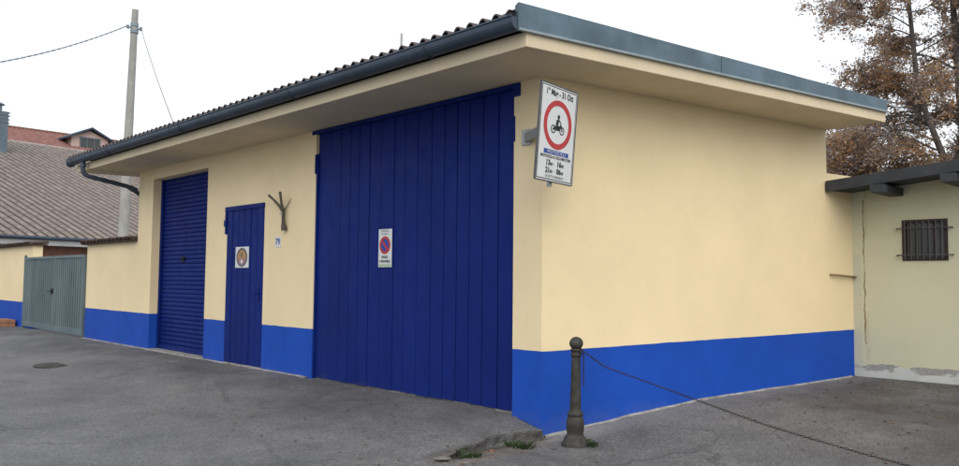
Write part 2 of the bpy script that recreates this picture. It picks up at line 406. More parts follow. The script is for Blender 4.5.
# verge flashing on the right edge (upstand with a folded drip)
e0 = V((FR[0], FR[1], 0)); e1 = V((BR[0], BR[1], 0)); ed = (e1-e0).normalized(); en = V((ed.y, -ed.x, 0)); EL = (e1-e0).length
w = MB(); cuts = [-.1, 1.25, 2.5, 3.75, EL+.02]
for i in range(4):
    a0, a1 = cuts[i], cuts[i+1]-(.0 if i == 3 else .004)
    zt = lambda q: 3.885 - .085*q/EL
    o = .012 if i % 2 else .016
    P0 = e0+ed*a0+en*o; P1 = e0+ed*a1+en*o; b = -en*.05
    vs = [P0+V((0,0,3.662)), P1+V((0,0,3.662)), P1+b+V((0,0,3.662)), P0+b+V((0,0,3.662)),
          P0+V((0,0,zt(a0))), P1+V((0,0,zt(a1))), P1+b+V((0,0,zt(a1)-.02)), P0+b+V((0,0,zt(a0)-.02))]
    w.add(vs, [(0,3,2,1),(4,5,6,7),(0,1,5,4),(1,2,6,5),(2,3,7,6),(3,0,4,7)])
w.obox(e0+ed*-.1+en*-.6+V((0,0,3.70)), en*.56, ed*.02, V((0,0,.14)))
vf = w.build('verge_flashing', M['flash'], G)
w = MB(); w.obox(e0+ed*-.1+en*.004+V((0,0,3.640)), ed*(EL+.12), en*.034, V((0,0,.020))); w.build('drip_edge', M['drip'], vf)
# corrugated roof covering
w = MB(); pit = .165; x0, x1 = -11.34, .545; nxr = int((x1-x0)/pit*10); rows = [(-1.035, 3.785), (0, 3.792), (1.2, 3.80), (3, 3.80), (4.8, 3.80)]
vs = []
for k in range(2):
    for y, z in rows:
        for i in range(nxr+1):
            x = x0+(x1-x0)*i/nxr + .178*(y+1)*(1 if i > nxr*.5 else 1)*(i/nxr)
            c = math.cos(2*math.pi*(x-x0)/pit)
            vs.append((x, y, z + .03*(abs(c)**.7)*(1 if c > 0 else -1) + (.0 if k == 0 else -.014)))
nn = nxr+1; fs = []
for j in range(len(rows)-1):
    for i in range(nxr):
        fs.append((j*nn+i, j*nn+i+1, (j+1)*nn+i+1, (j+1)*nn+i))
base = nn*len(rows)
for i in range(nxr): fs.append((i, base+i, base+i+1, i+1))
w.add(vs, fs); w.build('roof_covering', M['brown_tile'], G)
# half-round gutter with seams and end cap
w = MB(); gy, gzc, gr = -.955, 3.725, .083; gx0, gx1 = -11.38, .575
prof = [(gr*math.cos(R(180+180*i/10)), gr*math.sin(R(180+180*i/10))*1.0) for i in range(11)]
prof = [(prof[0][0], .028)] + prof + [(prof[-1][0], .02)]
vs = []; secs = [gx0, gx1]
m_ = len(prof)
vs = [(x, gy+p[0], gzc+p[1]) for x in secs for p in prof] + [(x, gy+p[0]*.93, gzc+p[1]*.93+.004) for x in secs for p in prof]
fs = [(k, k+1, m_+k+1, m_+k) for k in range(m_-1)] + [(2*m_+k, 3*m_+k, 3*m_+k+1, 2*m_+k+1) for k in range(m_-1)]
fs += [(0, m_, 3*m_, 2*m_), (m_-1, 3*m_-1, 4*m_-1, 2*m_-1)]
fs += [tuple(range(m_)), tuple(range(m_, 2*m_))[::-1]]
w.add(vs, fs, 0, False)
w.tube([(gx0, gy-gr, gzc+.03), (gx1, gy-gr, gzc+.03)], .011, 6)
for x in (-9.2, -6.2, -3.1, -.6): w.tube([(x, gy+gr*1.05*math.cos(R(180+180*i/10)), gzc+gr*1.07*math.sin(R(180+180*i/10))) for i in range(11)], .008, 4)
w.tube([(gx0-.03, gy, gzc-.02), (gx0+.02, gy, gzc-.02)], gr*1.05, 14)
gut = w.build('gutter', M['gutter'], G)
w = MB()
pp = [(-10.66, gy, gzc-.06), (-10.66, gy, 3.50), (-10.66, gy+.03, 3.42), (-10.65, gy+.11, 3.385), (-10.52, -.20, 3.25), (-10.50, -.09, 3.20), (-10.49, .02, 3.12), (-10.48, .12, 3.04), (-10.48, .14, 2.9), (-10.48, .16, .25)]
w.tube(pp, .042, 12)
w.tube([(-10.66, gy, 3.60), (-10.66, gy, 3.55)], .052, 12); w.tube([(-10.51, -.15, 3.235), (-10.49, -.02, 3.17)], .054, 12)
w.build('downpipe', M['gutter'], G)

# big plank gate
PG = MB(); xsm = [-4.115, -3.79, -3.55, -3.34, -3.14, -2.92, -2.68, -2.42, -2.21, -1.97, -1.72, -1.50, -1.29, -1.09, -.88, -.65, -.392]
for i in range(len(xsm)-1):
    a, b = xsm[i]+.004, xsm[i+1]-.004; d = random.choice([.028, .034, .040, .030])
    yy = d
    z0 = .20 - .01*random.random()
    # each plank with chamfered long edges
    z1 = 3.468
    A = [(a, yy+.008), (a+.007, yy), (b-.007, yy), (b, yy+.008), (b, .10), (a, .10)]
    PG.prism(A, z0, z1)
PG.box(-4.115, -.392, .075, .12, .2, 3.50)
PG.box(-4.115, -.392, .05, .075, 3.44, 3.508)
PG.box(-4.118, -4.0925, .010, .09, .2, 3.2); 
gate = PG.build('plank_gate', M['gate'], G, bevel=.003)
w = MB(); w.box(-4.20, -.30, -.02, .026, 3.465, 3.512); w.box(-.385, -.30, -.02, .012, 3.38, 3.465)
w.build('top_rail', M['gate'], gate)
for x, z in ((-.385, 3.05), (-4.125, 3.06)):
    w = MB(); w.tube([(x, .002, z-.13), (x, .002, z+.13)], .014, 8); w.build('hinge', M['gate'], gate)
w = MB(); w.prism([(-4.1, .06), (-.40, .06), (-.40, .3), (-4.1, .3)], -.1, .195); w.build('threshold', M['strip'], G)

# roller shutter, recessed
w = MB(); ry = .20; z = .215; pitch = .077
vs = []; x0, x1 = -9.70, -7.43
prof = []
while z < 3.34:
    for t in (0, .12, .3, .5, .7, .88): prof.append((ry - .012*math.sin(math.pi*t)**.6 if t else ry+.008, z + pitch*t))
    z += pitch
w.add([(x, y, zz) for x in (x0, x1) for y, zz in prof], [(i, i+len(prof), i+len(prof)+1, i+1) for i in range(len(prof)-1)], 0, False)
w.box(x0, x1, ry+.012, ry+.03, .2, 3.35)
roll = w.build('roller_shutter', M['gate'], G)
w = MB(); w.box(-9.72, -9.655, ry-.05, ry-.018, .2, 3.33); w.build('guide_rail', M['gate'], roll)
w = MB(); w.box(-7.485, -7.42, ry-.05, ry-.018, .2, 3.33); w.build('guide_rail', M['gate'], roll)
w = MB(); w.box(-9.65, -7.49, ry-.04, ry-.018, .2, .27); w.build('bottom_rail', M['gate'], roll)
w = MB(); w.box(-8.80, -8.64, ry-.045, ry-.014, 1.84, 1.875); w.box(-8.76, -8.68, ry-.03, ry-.014, 1.78, 1.83); w.build('handle', M['dark'], roll)
w = MB(); w.box(-9.78, -7.38, -.055, .30, .0, .198); w.build('doorstep', M['concrete'], G, bevel=.01)

# side door of six boards
w = MB(); xa, xb = -6.675, -5.495; n = 6
for i in range(n):
    a = xa+(xb-xa)*i/n+.006; b = xa+(xb-xa)*(i+1)/n-.006; d = (-.012, -.004, -.010)[i % 3]
    w.prism([(a, d+.016), (a+.016, d), (b-.016, d), (b, d+.016), (b, .05), (a, .05)], .205, 2.56)
w.box(xa, xb, .035, .08, .2, 2.56)
door = w.build('side_door', M['gate'], G, bevel=.002)
w = MB(); w.box(xa-.045, xb+.01, -.026, .03, 2.56, 2.625); w.box(xa-.045, xa+.002, -.022, .03, 2.2, 2.56); w.build('door_frame', M['gate'], door)
w = MB(); w.box(xa-.06, xa+.02, -.034, -.02, 2.32, 2.42); w.build('hinge', M['gate'], door)
w = MB(); w.box(xb-.13, xb-.08, -.022, -.008, 1.18, 1.36); w.tube([(xb-.105, -.02, 1.28), (xb-.105, -.06, 1.28), (xb-.20, -.065, 1.28)], .009, 8); w.build('handle', M['gate'], door)
w = MB(); w.box(xa, xb, -.01, .3, 0, .203); w.build('doorstep', M['strip'], G)

# ------------------------------------------------------------------ signs on the front
FX, FZ, FN = V((1, 0, 0)), V((0, 0, 1)), V((0, -1, 0))
def wall_sign(name, x0, x1, z0, z1, y, label, cat):
    r = empty(name, (x0, y, z0), label, cat)
    w = MB(); w.box(x0, x1, y-.004, y+.004, z0, z1); w.build('panel', M['sign_white'], r, bevel=.001)
    return r, V((0, y-.004, 0))
r, O = wall_sign('no_parking_sign', -2.685, -2.425, 1.655, 2.115, .018, 'white no parking plate on the big plank gate, with blue and red disc', 'sign')
cx_, cz = -2.555, 1.92
for nm, rr, mt in (('disc_ring', (.108, .076), 'red'), ('disc_field', (.075, .0), 'sblue')):
    w = MB(); w.ring(O, FX, FZ, FN, (cx_, cz), rr[0], max(rr[1], .0005), .002); w.build(nm, M[mt], r)
w = MB(); c, s_ = math.cos(R(-45)), math.sin(R(-45)); q = lambda u, v: (cx_+u*c-v*s_, cz+u*s_+v*c)
w.plate(O+FN*.003, FX, FZ, FN, [q(-.088, -.015), q(.088, -.015), q(.088, .015), q(-.088, .015)], .0015); w.build('disc_bar', M['red'], r)
for t, sz, zz, b, m in (('COMUNE DI', .028, 2.09, 0, 'black'), ('AUTORIZZ. N.', .024, 2.055, 0, 'black'), ('PASSO', .044, 1.775, .0012, 'black'), ('CARRABILE', .042, 1.725, .0012, 'black')):
    lettering('lettering', t, sz, O+FX*cx_+FZ*zz, FX, FZ, FN, M[m], r, bold=b)
w = MB(); w.plate(O, FX, FZ, FN, [(-2.675, 1.662), (-2.435, 1.662), (-2.435, 1.695), (-2.675, 1.695)], .0015); w.build('footer_strip', simple('faded_green_film', (.38, .46, .36), .6, var=.05), r)

r, O = wall_sign('round_mark_sign', -6.335, -5.915, 1.665, 1.985, -.017, 'square white plate on the narrow door with a faded orange and grey disc', 'sign')
# the disc is an ellipse as the plate is a little wider than high
cx_, cz = -6.125, 1.825
M['fade_grey'] = simple('faded_grey_film', (.12, .11, .13), .6); M['fade_orange'] = simple('faded_orange_film', (.40, .23, .09), .6, var=.3, scale=30); M['fade_pink'] = simple('faded_pink_film', (.36, .20, .21), .6, var=.3, scale=30)
w = MB(); w.ring(O, FX*1.2, FZ, FN, (cx_/1.2, cz), .145, .112, .002); w.build('disc_ring', M['fade_grey'], r)
def half(a0, a1, rad): return [(cx_+1.2*rad*math.cos(R(a0+(a1-a0)*i/18)), cz+rad*math.sin(R(a0+(a1-a0)*i/18))) for i in range(19)]
w = MB(); w.plate(O, FX, FZ, FN, half(-12, 192, .110), .0018); w.build('disc_upper', M['fade_orange'], r)
w = MB(); w.plate(O, FX, FZ, FN, half(192, 348, .110), .0018); w.build('disc_lower', M['fade_pink'], r)
w = MB(); w.ring(O+FN*.002, FX, FZ, FN, (cx_, cz-.065), .032, .0005, .001); w.build('disc_spot', M['sign_white'], r)
w = MB(); w.ring(O+FN*.002, FX, FZ, FN, (cx_, cz+.035), .035, .012, .001); w.build('disc_mark', M['fade_grey'], r)

r, O = wall_sign('house_number_plate', -5.155, -4.995, 1.955, 2.105, -.004, 'small square house number plate under the forked wall bracket', 'number plate')
lettering('lettering', '79', .13, O+FX*-5.075+FZ*2.03, FX, FZ, FN, M['sblue'], r, bold=.002)

# forked bracket on the wall
r = empty('forked_wall_bracket', (-4.86, 0, 2.2), 'weathered Y shaped bracket fixed to the yellow wall beside the narrow door', 'bracket')
w = MB(); w.tube([(-4.86, -.03, 2.19), (-4.865, -.04, 2.24), (-4.87, -.045, 2.30), (-4.865, -.05, 2.42), (-4.865, -.055, 2.50)], [.045, .040, .026, .024, .026], 10); w.build('stem', M['wood_grey'], r)
w = MB(); w.tube([(-4.865, -.055, 2.45), (-4.95, -.07, 2.54), (-5.06, -.10, 2.63), (-5.15, -.13, 2.70)], [.023, .019, .017, .019], 8); w.build('arm', M['wood_grey'], r)
w = MB(); w.tube([(-4.865, -.055, 2.46), (-4.86, -.09, 2.58), (-4.85, -.12, 2.73)], [.022, .018, .019], 8); w.build('arm', M['wood_grey'], r)
w = MB(); w.tube([(-4.86, -.03, 2.49), (-4.80, -.02, 2.55), (-4.74, -.015, 2.63)], [.008, .006, .005], 6); w.build('arm_shadow_strip', M['bar_grey'], r)  # thin grey strip modelled for the bracket's faint shadow on the wall
w = MB(); w.box(-4.90, -4.83, -.092, -.084, 2.405, 2.428); w.build('clamp', M['galv'], r)

# ------------------------------------------------------------------ time-limited traffic sign at the corner
TL, BL_, TR, BR_ = V((.584, -.670, 3.263)), V((.522, -.660, 2.401)), V((.513, -.103, 3.250)), V((.455, -.088, 2.392))
U = ((TR-TL)+(BR_-BL_)).normalized(); W0 = ((TL-BL_)+(TR-BR_)).normalized(); N = U.cross(W0).normalized(); W = N.cross(U)
PW, PH = .575, .86; OC = (TL+BL_+TR+BR_)/4
if N.x < 0: N = -N
r = empty('traffic_sign', tuple(OC), 'white time limited no motorcycles sign on a bracket at the building corner', 'traffic sign')
def rect(u0, u1, v0, v1): return [(u0, v0), (u1, v0), (u1, v1), (u0, v1)]
w = MB(); w.plate(OC-N*.012, U, W, N, rect(-PW/2, PW/2, -PH/2, PH/2), .012); w.build('panel', M['sign_white'], r, bevel=.002)
w = MB()
for a in (rect(-PW/2-.004, PW/2+.004, PH/2-.002, PH/2+.008), rect(-PW/2-.004, PW/2+.004, -PH/2-.008, -PH/2+.002), rect(-PW/2-.008, -PW/2+.001, -PH/2, PH/2), rect(PW/2-.001, PW/2+.008, -PH/2, PH/2)):
    w.plate(OC-N*.016, U, W, N, a, .020)
w.build('edge_frame', M['bar_grey'], r)
w = MB()
for a in (rect(-PW/2+.010, PW/2-.010, PH/2-.020, PH/2-.013), rect(-PW/2+.010, PW/2-.010, -PH/2+.013, -PH/2+.020), rect(-PW/2+.010, -PW/2+.017, -PH/2+.02, PH/2-.02), rect(PW/2-.017, PW/2-.010, -PH/2+.02, PH/2-.02)):
    w.plate(OC, U, W, N, a, .0015)
w.build('border_line', M['black'], r)
w = MB(); w.ring(OC, U, W, N, (0, .085), .222, .172, .0022, n=56); w.build('red_ring', M['red'], r)
# pictogram of a rider on a motorcycle
w = MB(); q = .085/.84; U_, W_ = U*.84, W*.84
w.ring(OC, U_, W_, N, (-.082, q-.052), .045, .033, .0022, n=24); w.ring(OC, U_, W_, N, (.082, q-.052), .045, .033, .0022, n=24)
w.ring(OC, U_, W_, N, (-.082, q-.052), .012, .0005, .0022, n=12); w.ring(OC, U_, W_, N, (.082, q-.052), .012, .0005, .0022, n=12)
def pl(pts): w.plate(OC, U_, W_, N, [(u, v+q) for u, v in pts], .0024)
pl([(-.088, -.052), (-.066, -.018), (.018, -.010), (.060, .012), (.062, -.004), (.028, -.058), (-.032, -.062)])
pl([(.044, .020), (.058, .026), (.094, -.048), (.080, -.056)])
pl([(-.040, -.012), (-.030, .052), (.004, .066), (.016, .050), (.004, -.010)])
pl([(.000, .058), (.012, .048), (.054, .020), (.058, .032), (.018, .062)])
pl([(-.012, -.012), (.034, -.014), (.022, -.062), (.008, -.062), (.016, -.026), (-.012, -.030)])
w.ring(OC, U_, W_, N, (.006, q+.088), .023, .0005, .0024, n=18)
w.build('motorcycle_pictogram', M['black'], r)
def txt(t, size, u, v, m='black', b=0, sx=1.0): lettering('lettering', t, size, OC+U*u+W*v, U, W, N, M[m], r, bold=b, sx=sx)
txt('1° Mag - 31 Ott', .078, 0, .362, b=.0016, sx=.86)
w = MB(); w.plate(OC, U, W, N, rect(-.19, .20, -.188, -.148), .0016); w.build('blue_bar', M['sblue'], r)
lettering('lettering', 'MOTOCICLI', .040, OC+U*.005+W*-.169+N*.001, U, W, N, M['sign_white'], r, sx=1.35)
txt('MOTOCICLI E CICLOMOTORI', .034, .0, -.212, b=.0010, sx=1.05)
for v, a, b in ((-.268, '13', '16'), (-.335, '21', '06')):
    txt(a, .070, -.115, v, b=.0024); txt('00', .038, -.062, v-.008, b=.001)
    txt(b, .070, .060, v, b=.0024); txt('00', .038, .116, v-.008, b=.001); txt('-', .06, -.02, v)
txt('ECCETTO RESIDENTI', .030, 0, -.388, sx=1.0)
w = MB(); pc = OC - N*.048 + U*.0
w.tube([pc - W*.475, pc + W*.30], .024, 12); w.build('post', M['galv'], r)
w = MB(); aw = V((-.205, .0, 2.935)); ae = V((pc.x-.02, pc.y, 2.92)); d = (ae-aw); pr = V((-d.y, d.x, 0)).normalized()
w.obox(aw+V((0, 0, -.045))-pr*.03, d, pr*.06, V((0, 0, .09)))
w.box(-.275, -.150, -.014, 0, 2.86, 3.02)
w.build('bracket_arm', M['galv'], r, bevel=.004)

# ------------------------------------------------------------------ bollards and chain
def bollard(loc, label):
    b = empty('bollard', loc, label, 'bollard')
    prof = [(.125, -.05), (.125, .02), (.118, .035), (.105, .045), (.10, .075), (.088, .09), (.078, .10), (.074, .12), (.080, .14), (.082, .19), (.080, .235), (.070, .262),
            (.062, .272), (.074, .282), (.074, .30), (.062, .312), (.054, .322), (.052, .345), (.045, .60), (.041, .80), (.041, .815), (.052, .822), (.052, .838), (.042, .845), (.042, .862), (.056, .868), (.056, .88), (.040, .888)]
    w = MB(); w.lathe(loc, prof, 24, lean=(.012, .002)); sh = w.build('shaft', M['iron'], b)
    w = MB(); w.lathe(loc, [(.040, .886)] + [(.064*math.cos(R(a)), .935+.060*math.sin(R(a))) for a in range(-60, 90, 12)] + [(.006, .996)], 24, lean=(.012, .002)); w.build('ball_top', M['iron'], b)
    w = MB(); c = V(loc)+V((.012, .0, .868)); w.tube([c+V((.05+.022*math.cos(t*.7), .004, .022*math.sin(t*.7))) for t in range(10)], .006, 6); w.build('ring', M['rust'], b)
    return b
b1 = (.465, -.054, gz(.465, -.054)-.005)
bollard(b1, 'dark cast iron bollard with ball top standing in front of the blue wall base')
def torus_link(w, c, t, up, L, wd, rw):
    sd = t.cross(up).normalized(); pts = []
    for i in range(12):
        a = 2*math.pi*i/12; pts.append(c + t*(L*math.cos(a)) + sd*(wd*math.sin(a)))
    n = 5; vs = []
    for i, p in enumerate(pts):
        o = (p-c).normalized(); k = t.cross(sd).normalized()
        vs += [p + (o*math.cos(2*math.pi*j/n) + k*math.sin(2*math.pi*j/n))*rw for j in range(n)]
    w.add(vs, [(i*n+j, ((i+1) % 12)*n+j, ((i+1) % 12)*n+(j+1) % n, i*n+(j+1) % n) for i in range(12) for j in range(n)], 0, True)
def chain(name, pts, parent=None, step=.026):
    w = MB(); L = [0]
    for a, b in zip(pts, pts[1:]): L.append(L[-1]+(b-a).length)
    k = 0; s = 0
    while s < L[-1]:
        i = max(j for j in range(len(L)-1) if L[j] <= s); f = (s-L[i])/(L[i+1]-L[i]); p = pts[i].lerp(pts[i+1], f); t = (pts[i+1]-pts[i]).normalized()
        up = V((0, 0, 1)) if abs(t.z) < .9 else V((1, 0, 0))
        up = (up - t*up.dot(t)).normalized()
        if k % 2: up = t.cross(up)
        torus_link(w, p, t, up, .0160, .0075, .0030); s += step; k += 1
    return w.build(name, M['rust'], parent)
P1 = V((.545, -.04, .868+b1[2])); pts = []
hs = [(.0, .868), (.12, .80), (.25, .735), (.6, .645), (1.3, .465), (1.62, .385), (2.2, .275), (2.65, .205), (3.1, .165), (3.5, .18), (4.2, .29), (5.0, .52), (5.6, .80)]
for dx, h in hs: pts.append(V((P1.x+dx, P1.y+dx*.178, h+b1[2]*.3)))
fine = []
for i in range(len(pts)-1):
    p0, p1, p2, p3 = pts[max(i-1, 0)], pts[i], pts[i+1], pts[min(i+2, len(pts)-1)]
    for k in range(6):
        t = k/6; fine.append(.5*((2*p1)+(-p0+p2)*t+(2*p0-5*p1+4*p2-p3)*t*t+(-p0+3*p1-3*p2+p3)*t**3))
tag(chain('chain', fine+[pts[-1]]), 'long rusty chain sagging from the bollard out over the yard to the right', 'chain')
tag(chain('chain', [V((.548, -.038, .855+b1[2])), V((.549, -.036, .70+b1[2])), V((.550, -.036, .545+b1[2]))]), 'short loose end of chain hanging straight down from the bollard ring', 'chain')

# ------------------------------------------------------------------ annex on the right
A = empty('annex_building', (.93, 5.15, .3), 'low pale cream annex with barred window and dark sloping roof', 'building')
def az(x): return 2.70 + (x-.83)*.083
YA = 5.155
w = MB(); wx0, wx1, wz0, wz1 = 1.545, 2.072, 1.81, 2.33
def wallp(x0, x1, z0, z1):
    zt0 = z1 if z1 is not None else az(x0)+.13; zt1 = z1 if z1 is not None else az(x1)+.13
    vs = [(x0, YA, z0), (x1, YA, z0), (x1, YA+.25, z0), (x0, YA+.25, z0), (x0, YA, zt0), (x1, YA, zt1), (x1, YA+.25, zt1), (x0, YA+.25, zt0)]
    w.add(vs, [(0,3,2,1),(4,5,6,7),(0,1,5,4),(1,2,6,5),(2,3,7,6),(3,0,4,7)])
wallp(.86, wx0, -.3, None); wallp(wx0, wx1, -.3, wz0); wallp(wx0, wx1, wz1, None); wallp(wx1, 7, -.3, None)
w.prism([(6.8, YA+.25), (7, YA+.25), (7, 9.5), (6.8, 9.5)], -.3, 3.0)
w.prism([(.86, YA+.25), (1.06, YA+.25), (1.06, 9.5), (.86, 9.5)], -.3, 2.7)
w.build('wall', M['annex'], A)
w = MB(); n = 24; ya = 4.585
def slab(w, x0, x1, y0, y1, dz0, dz1, xs_=0):
    vs = []
    for x, y in ((x0, y0), (x1, y0), (x1, y1), (x0+xs_, y1)): vs.append((x, y, az(x)+dz0))
    for x, y in ((x0, y0), (x1, y0), (x1, y1), (x0+xs_, y1)): vs.append((x, y, az(x)+dz1))
    w.add(vs, [(0,3,2,1),(4,5,6,7),(0,1,5,4),(1,2,6,5),(2,3,7,6),(3,0,4,7)])
slab(w, .826, 7.2, ya, ya+.9, 0.02, .128, .15); slab(w, .97, 7.2, ya+.9, 9.8, 0.02, .128)
roof = w.build('roof', M['darkwood'], A)
w = MB(); slab(w, .832, 7.2, ya-.03, ya-.002, 0.0, .142); w.build('fascia_board', M['darkwood'], roof, bevel=.004)
for x in (1.40, 2.19, 2.98, 3.77):
    w = MB(); x1 = x+.17; w.obox((x, ya-.09, az(x)-.105), (.17, 0, 0), (0, YA-ya+.1, 0), (0, 0, .10)); w.build('rafter', M['darkwood'], roof, bevel=.006)
win = MB()
t = .04
for a in ((wx0, wx1, wz0, wz0+t), (wx0, wx1, wz1-t, wz1), (wx0, wx0+t, wz0+t, wz1-t), (wx1-t, wx1, wz0+t, wz1-t)): win.box(a[0], a[1], YA-.012, YA+.05, a[2], a[3])
wf = win.build('window', M['grille'], A, bevel=.002)
w = MB(); w.box(wx0+t, wx1-t, YA+.03, YA+.045, wz0+t, wz1-t); w.build('glass', M['glass'], wf)
w = MB(); w.box(1.70, 1.715, YA+.012, YA+.03, wz0+t, wz1-t); w.box(1.90, 1.915, YA+.012, YA+.03, wz0+t, wz1-t); w.build('sash_bar', M['grille'], wf)
w = MB()
for z in (2.218, 1.88):
    w.tube([(wx0-.055, YA+.0, z), (wx0-.05, YA-.05, z), (wx0-.02, YA-.055, z), (wx1+.02, YA-.055, z), (wx1+.05, YA-.05, z), (wx1+.055, YA, z)], .009, 6)
for i in range(7):
    x = wx0+.05+i*(wx1-wx0-.1)/6; w.tube([(x, YA-.058, wz0+.02), (x, YA-.058, wz1-.02)], .008, 6)
w.build('grille', M['bar_grey'], wf)
# little handrail rod on the yellow wall end
w = MB()
a, b = S(4.72, .05, 1.625), S(5.22, .05, 1.60)
w.tube([S(4.72, -.01, 1.625), a, b, S(5.22, -.01, 1.60)], .014, 8)
tag(w.build('wall_rod', simple('ochre_painted_rod', (.24, .17, .09), .7)), 'short brown rod fixed to the yellow wall end beside the annex', 'rod')

# ------------------------------------------------------------------ garden walls and metal gate to the left
def coping(w, x0, x1, z, y0=-.13, y1=.33):
    n = int((x1-x0)/.2)
    for i in range(n):
        a = x0+(x1-x0)*i/n; b = x0+(x1-x0)*(i+1)/n; m = (a+b)/2; rr = (b-a)/2*1.08; j = random.uniform(-.012, .012)
        vs = []
        for k in range(7):
            an = math.pi*k/6
            for (yy, dz) in ((y0+j, 0), (y1, .03)):
                vs.append((m-rr*math.cos(an), yy, z+dz+rr*.62*math.sin(an)+j*.5))
                vs.append((m-rr*.8*math.cos(an), yy, z-.012+dz+rr*.5*math.sin(an)+j*.5))
        fs = []
        for k in range(6):
            o = 4*k; fs += [(o, o+2, o+6, o+4), (o+1, o+5, o+7, o+3), (o, o+4, o+5, o+1), (o+2, o+3, o+7, o+6)]
        fs += [(0, 1, 3, 2), (24, 26, 27, 25)]
        w.add(vs, fs, 0, True)
    w.box(x0, x1, y0+.03, y1-.02, z-.03, z+.004)
r = empty('garden_wall', (-13.3, 0, 0), 'yellow and blue garden wall stretch joining the garage beside the metal gate', 'wall', 'tile-topped garden walls')
w = MB(); w.box(-13.27, -10.402, .003, .22, -.4, 2.20); w.build('wall_body', M['front'], r)
w = MB(); coping(w, -13.36, -10.41, 2.225); w.build('coping', M['coping'], r)
r = empty('garden_wall', (-17.3, 0, 0), 'yellow and blue garden wall at the far left beyond the metal gate', 'wall', 'tile-topped garden walls')
w = MB(); w.box(-32, -17.40, .003, .22, -.4, 2.30); w.build('wall_body', M['front'], r)
w = MB(); coping(w, -32, -17.32, 2.325); w.build('coping', M['coping'], r)

r = empty('metal_gate', (-15.6, 0, .2), 'grey green corrugated metal double gate between two yellow walls', 'gate')
def leaf(x0, x1):
    w = MB(); n = int((x1-x0-.12)/.15); a0 = x0+.06; vs = []; y = -.03
    pr = []
    for i in range(n):
        p = a0+(x1-x0-.12)*i/n; d = (x1-x0-.12)/n
        pr += [(p, y), (p+d*.52, y), (p+d*.54, y+.11), (p+d*.96, y+.11)]
    pr.append((x1-.06, y))
    w.add([(a, b, z) for z in (.33, 1.95) for a, b in pr], [(i, i+1, len(pr)+i+1, len(pr)+i) for i in range(len(pr)-1)])
    lf = w.build('gate_leaf', M['sheet'], r)
    w = MB()
    w.box(x0, x0+.06, -.045, .02, .23, 1.99); w.box(x1-.06, x1, -.045, .02, .23, 1.99)
    w.box(x0+.06, x1-.06, -.045, .02, 1.93, 1.99); w.box(x0+.06, x1-.06, -.043, .018, .23, .36); w.build('leaf_frame', M['sheet'], lf, bevel=.004)
    return lf
l1 = leaf(-17.92, -15.42); l2 = leaf(-15.40, -13.32)
w = MB(); w.box(-15.56, -15.43, -.07, -.046, 1.10, 1.22); w.tube([(-15.5, -.07, 1.16), (-15.5, -.12, 1.16), (-15.64, -.12, 1.16)], .012, 6); w.build('lock', M['dark'], l1)
for x in (-17.97, ):
    w = MB(); w.box(x-.03, x+.03, -.045, .05, .1, 2.05); w.build('hinge_post', M['sheet'], r)
# brick planter at the very left
w = MB()
for i in range(4):
    for k in range(2): w.box(-19.6+i*.26, -19.36+i*.26, -.42, -.05, .18+k*.09, .262+k*.09)
tag(w.build('brick_pile', simple('orange_brick', (.30, .15, .085), .9, var=.3), bevel=.006), 'low pile of orange bricks against the far left garden wall', 'bricks')

# ------------------------------------------------------------------ barn behind the gate
RD = V((-.2, .98, 0)).normalized(); UP = V((-.909, -.185, 0)).normalized()
E0 = V((-31.15, 2.3, 3.1))
B = empty('tiled_barn', (-31.15, 2.3, 0), 'long low barn with a big weathered brown tiled roof behind the metal gate', 'barn')
slope = 22.0; pitchang = R(19); UPV = UP*math.cos(pitchang)+V((0, 0, math.sin(pitchang))); NV = RD.cross(UPV).normalized()
if NV.z < 0: NV = -NV
w = MB(); x0, x1, p = -9, 26, .42; ncol = int((x1-x0)/p); nrow = 44; vs = []; per = 6; n1 = ncol*per+1
for j in range(nrow):
    for e in (0, 1):
        d = slope*(j+e)/nrow
        for i in range(n1):
            ph = (i % per)/per; h = .11*abs(math.sin(math.pi*ph))**1.2 + (.010*(1-e)) 
            jit = .010*noise.noise(V((i//per*1.7, j*1.3, 0)))
            vs.append(E0 + RD*(x0+(x1-x0)*i/(n1-1)) + UPV*d + NV*(h+jit))
fs = []
for j in range(2*nrow-1):
    for i in range(n1-1): fs.append((j*n1+i, j*n1+i+1, (j+1)*n1+i+1, (j+1)*n1+i))
w.add(vs, fs)
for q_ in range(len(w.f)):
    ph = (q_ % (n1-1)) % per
    w.m[q_] = 1 if ph in (0, 5, 4) else 0  # channel faces take the darker tiles, shade put into the colour
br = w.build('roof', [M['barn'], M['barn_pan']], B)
w = MB(); top = E0+UPV*slope
w.tube([top+RD*x0+NV*.02, top+RD*x1+NV*.02], .13, 10); w.build('ridge_tiles', simple('pale_ridge_mortar', (.32, .28, .26), .9, var=.3, scale=4), br)
# far slope and walls
w = MB(); q0 = top; fs = UP*10
w.quad(q0+RD*x0, q0+RD*x1, q0+RD*x1+UP*4-V((0,0,1.4)), q0+RD*x0+UP*4-V((0,0,1.4))); w.build('rear_roof', M['barn'], B)
def bp(a, b, z=0): v = E0+RD*a+UP*b; return V((v.x, v.y, z))
w = MB()
w.prism([tuple(bp(x0+.3, .5)[:2]), tuple(bp(x1-.3, .5)[:2]), tuple(bp(x1-.3, .8)[:2]), tuple(bp(x0+.3, .8)[:2])], -.2, 3.1)
w.build('wall', M['brick'], B)
for aa in (x0+.3, x1-.5):
    w = MB(); vs = []
    pr = [(.5, -.2), (.5, 3.15), (20.8, 10.1), (24.5, 8.8), (24.5, -.2)]
    vs = [bp(aa, b, z) for b, z in pr] + [bp(aa+.2, b, z) for b, z in pr]
    w.add(vs, [(0,1,2,3,4), (9,8,7,6,5)] + [(i, (i+1) % 5, 5+(i+1) % 5, 5+i) for i in range(5)]); w.build('gable_wall', M['brick'], B)
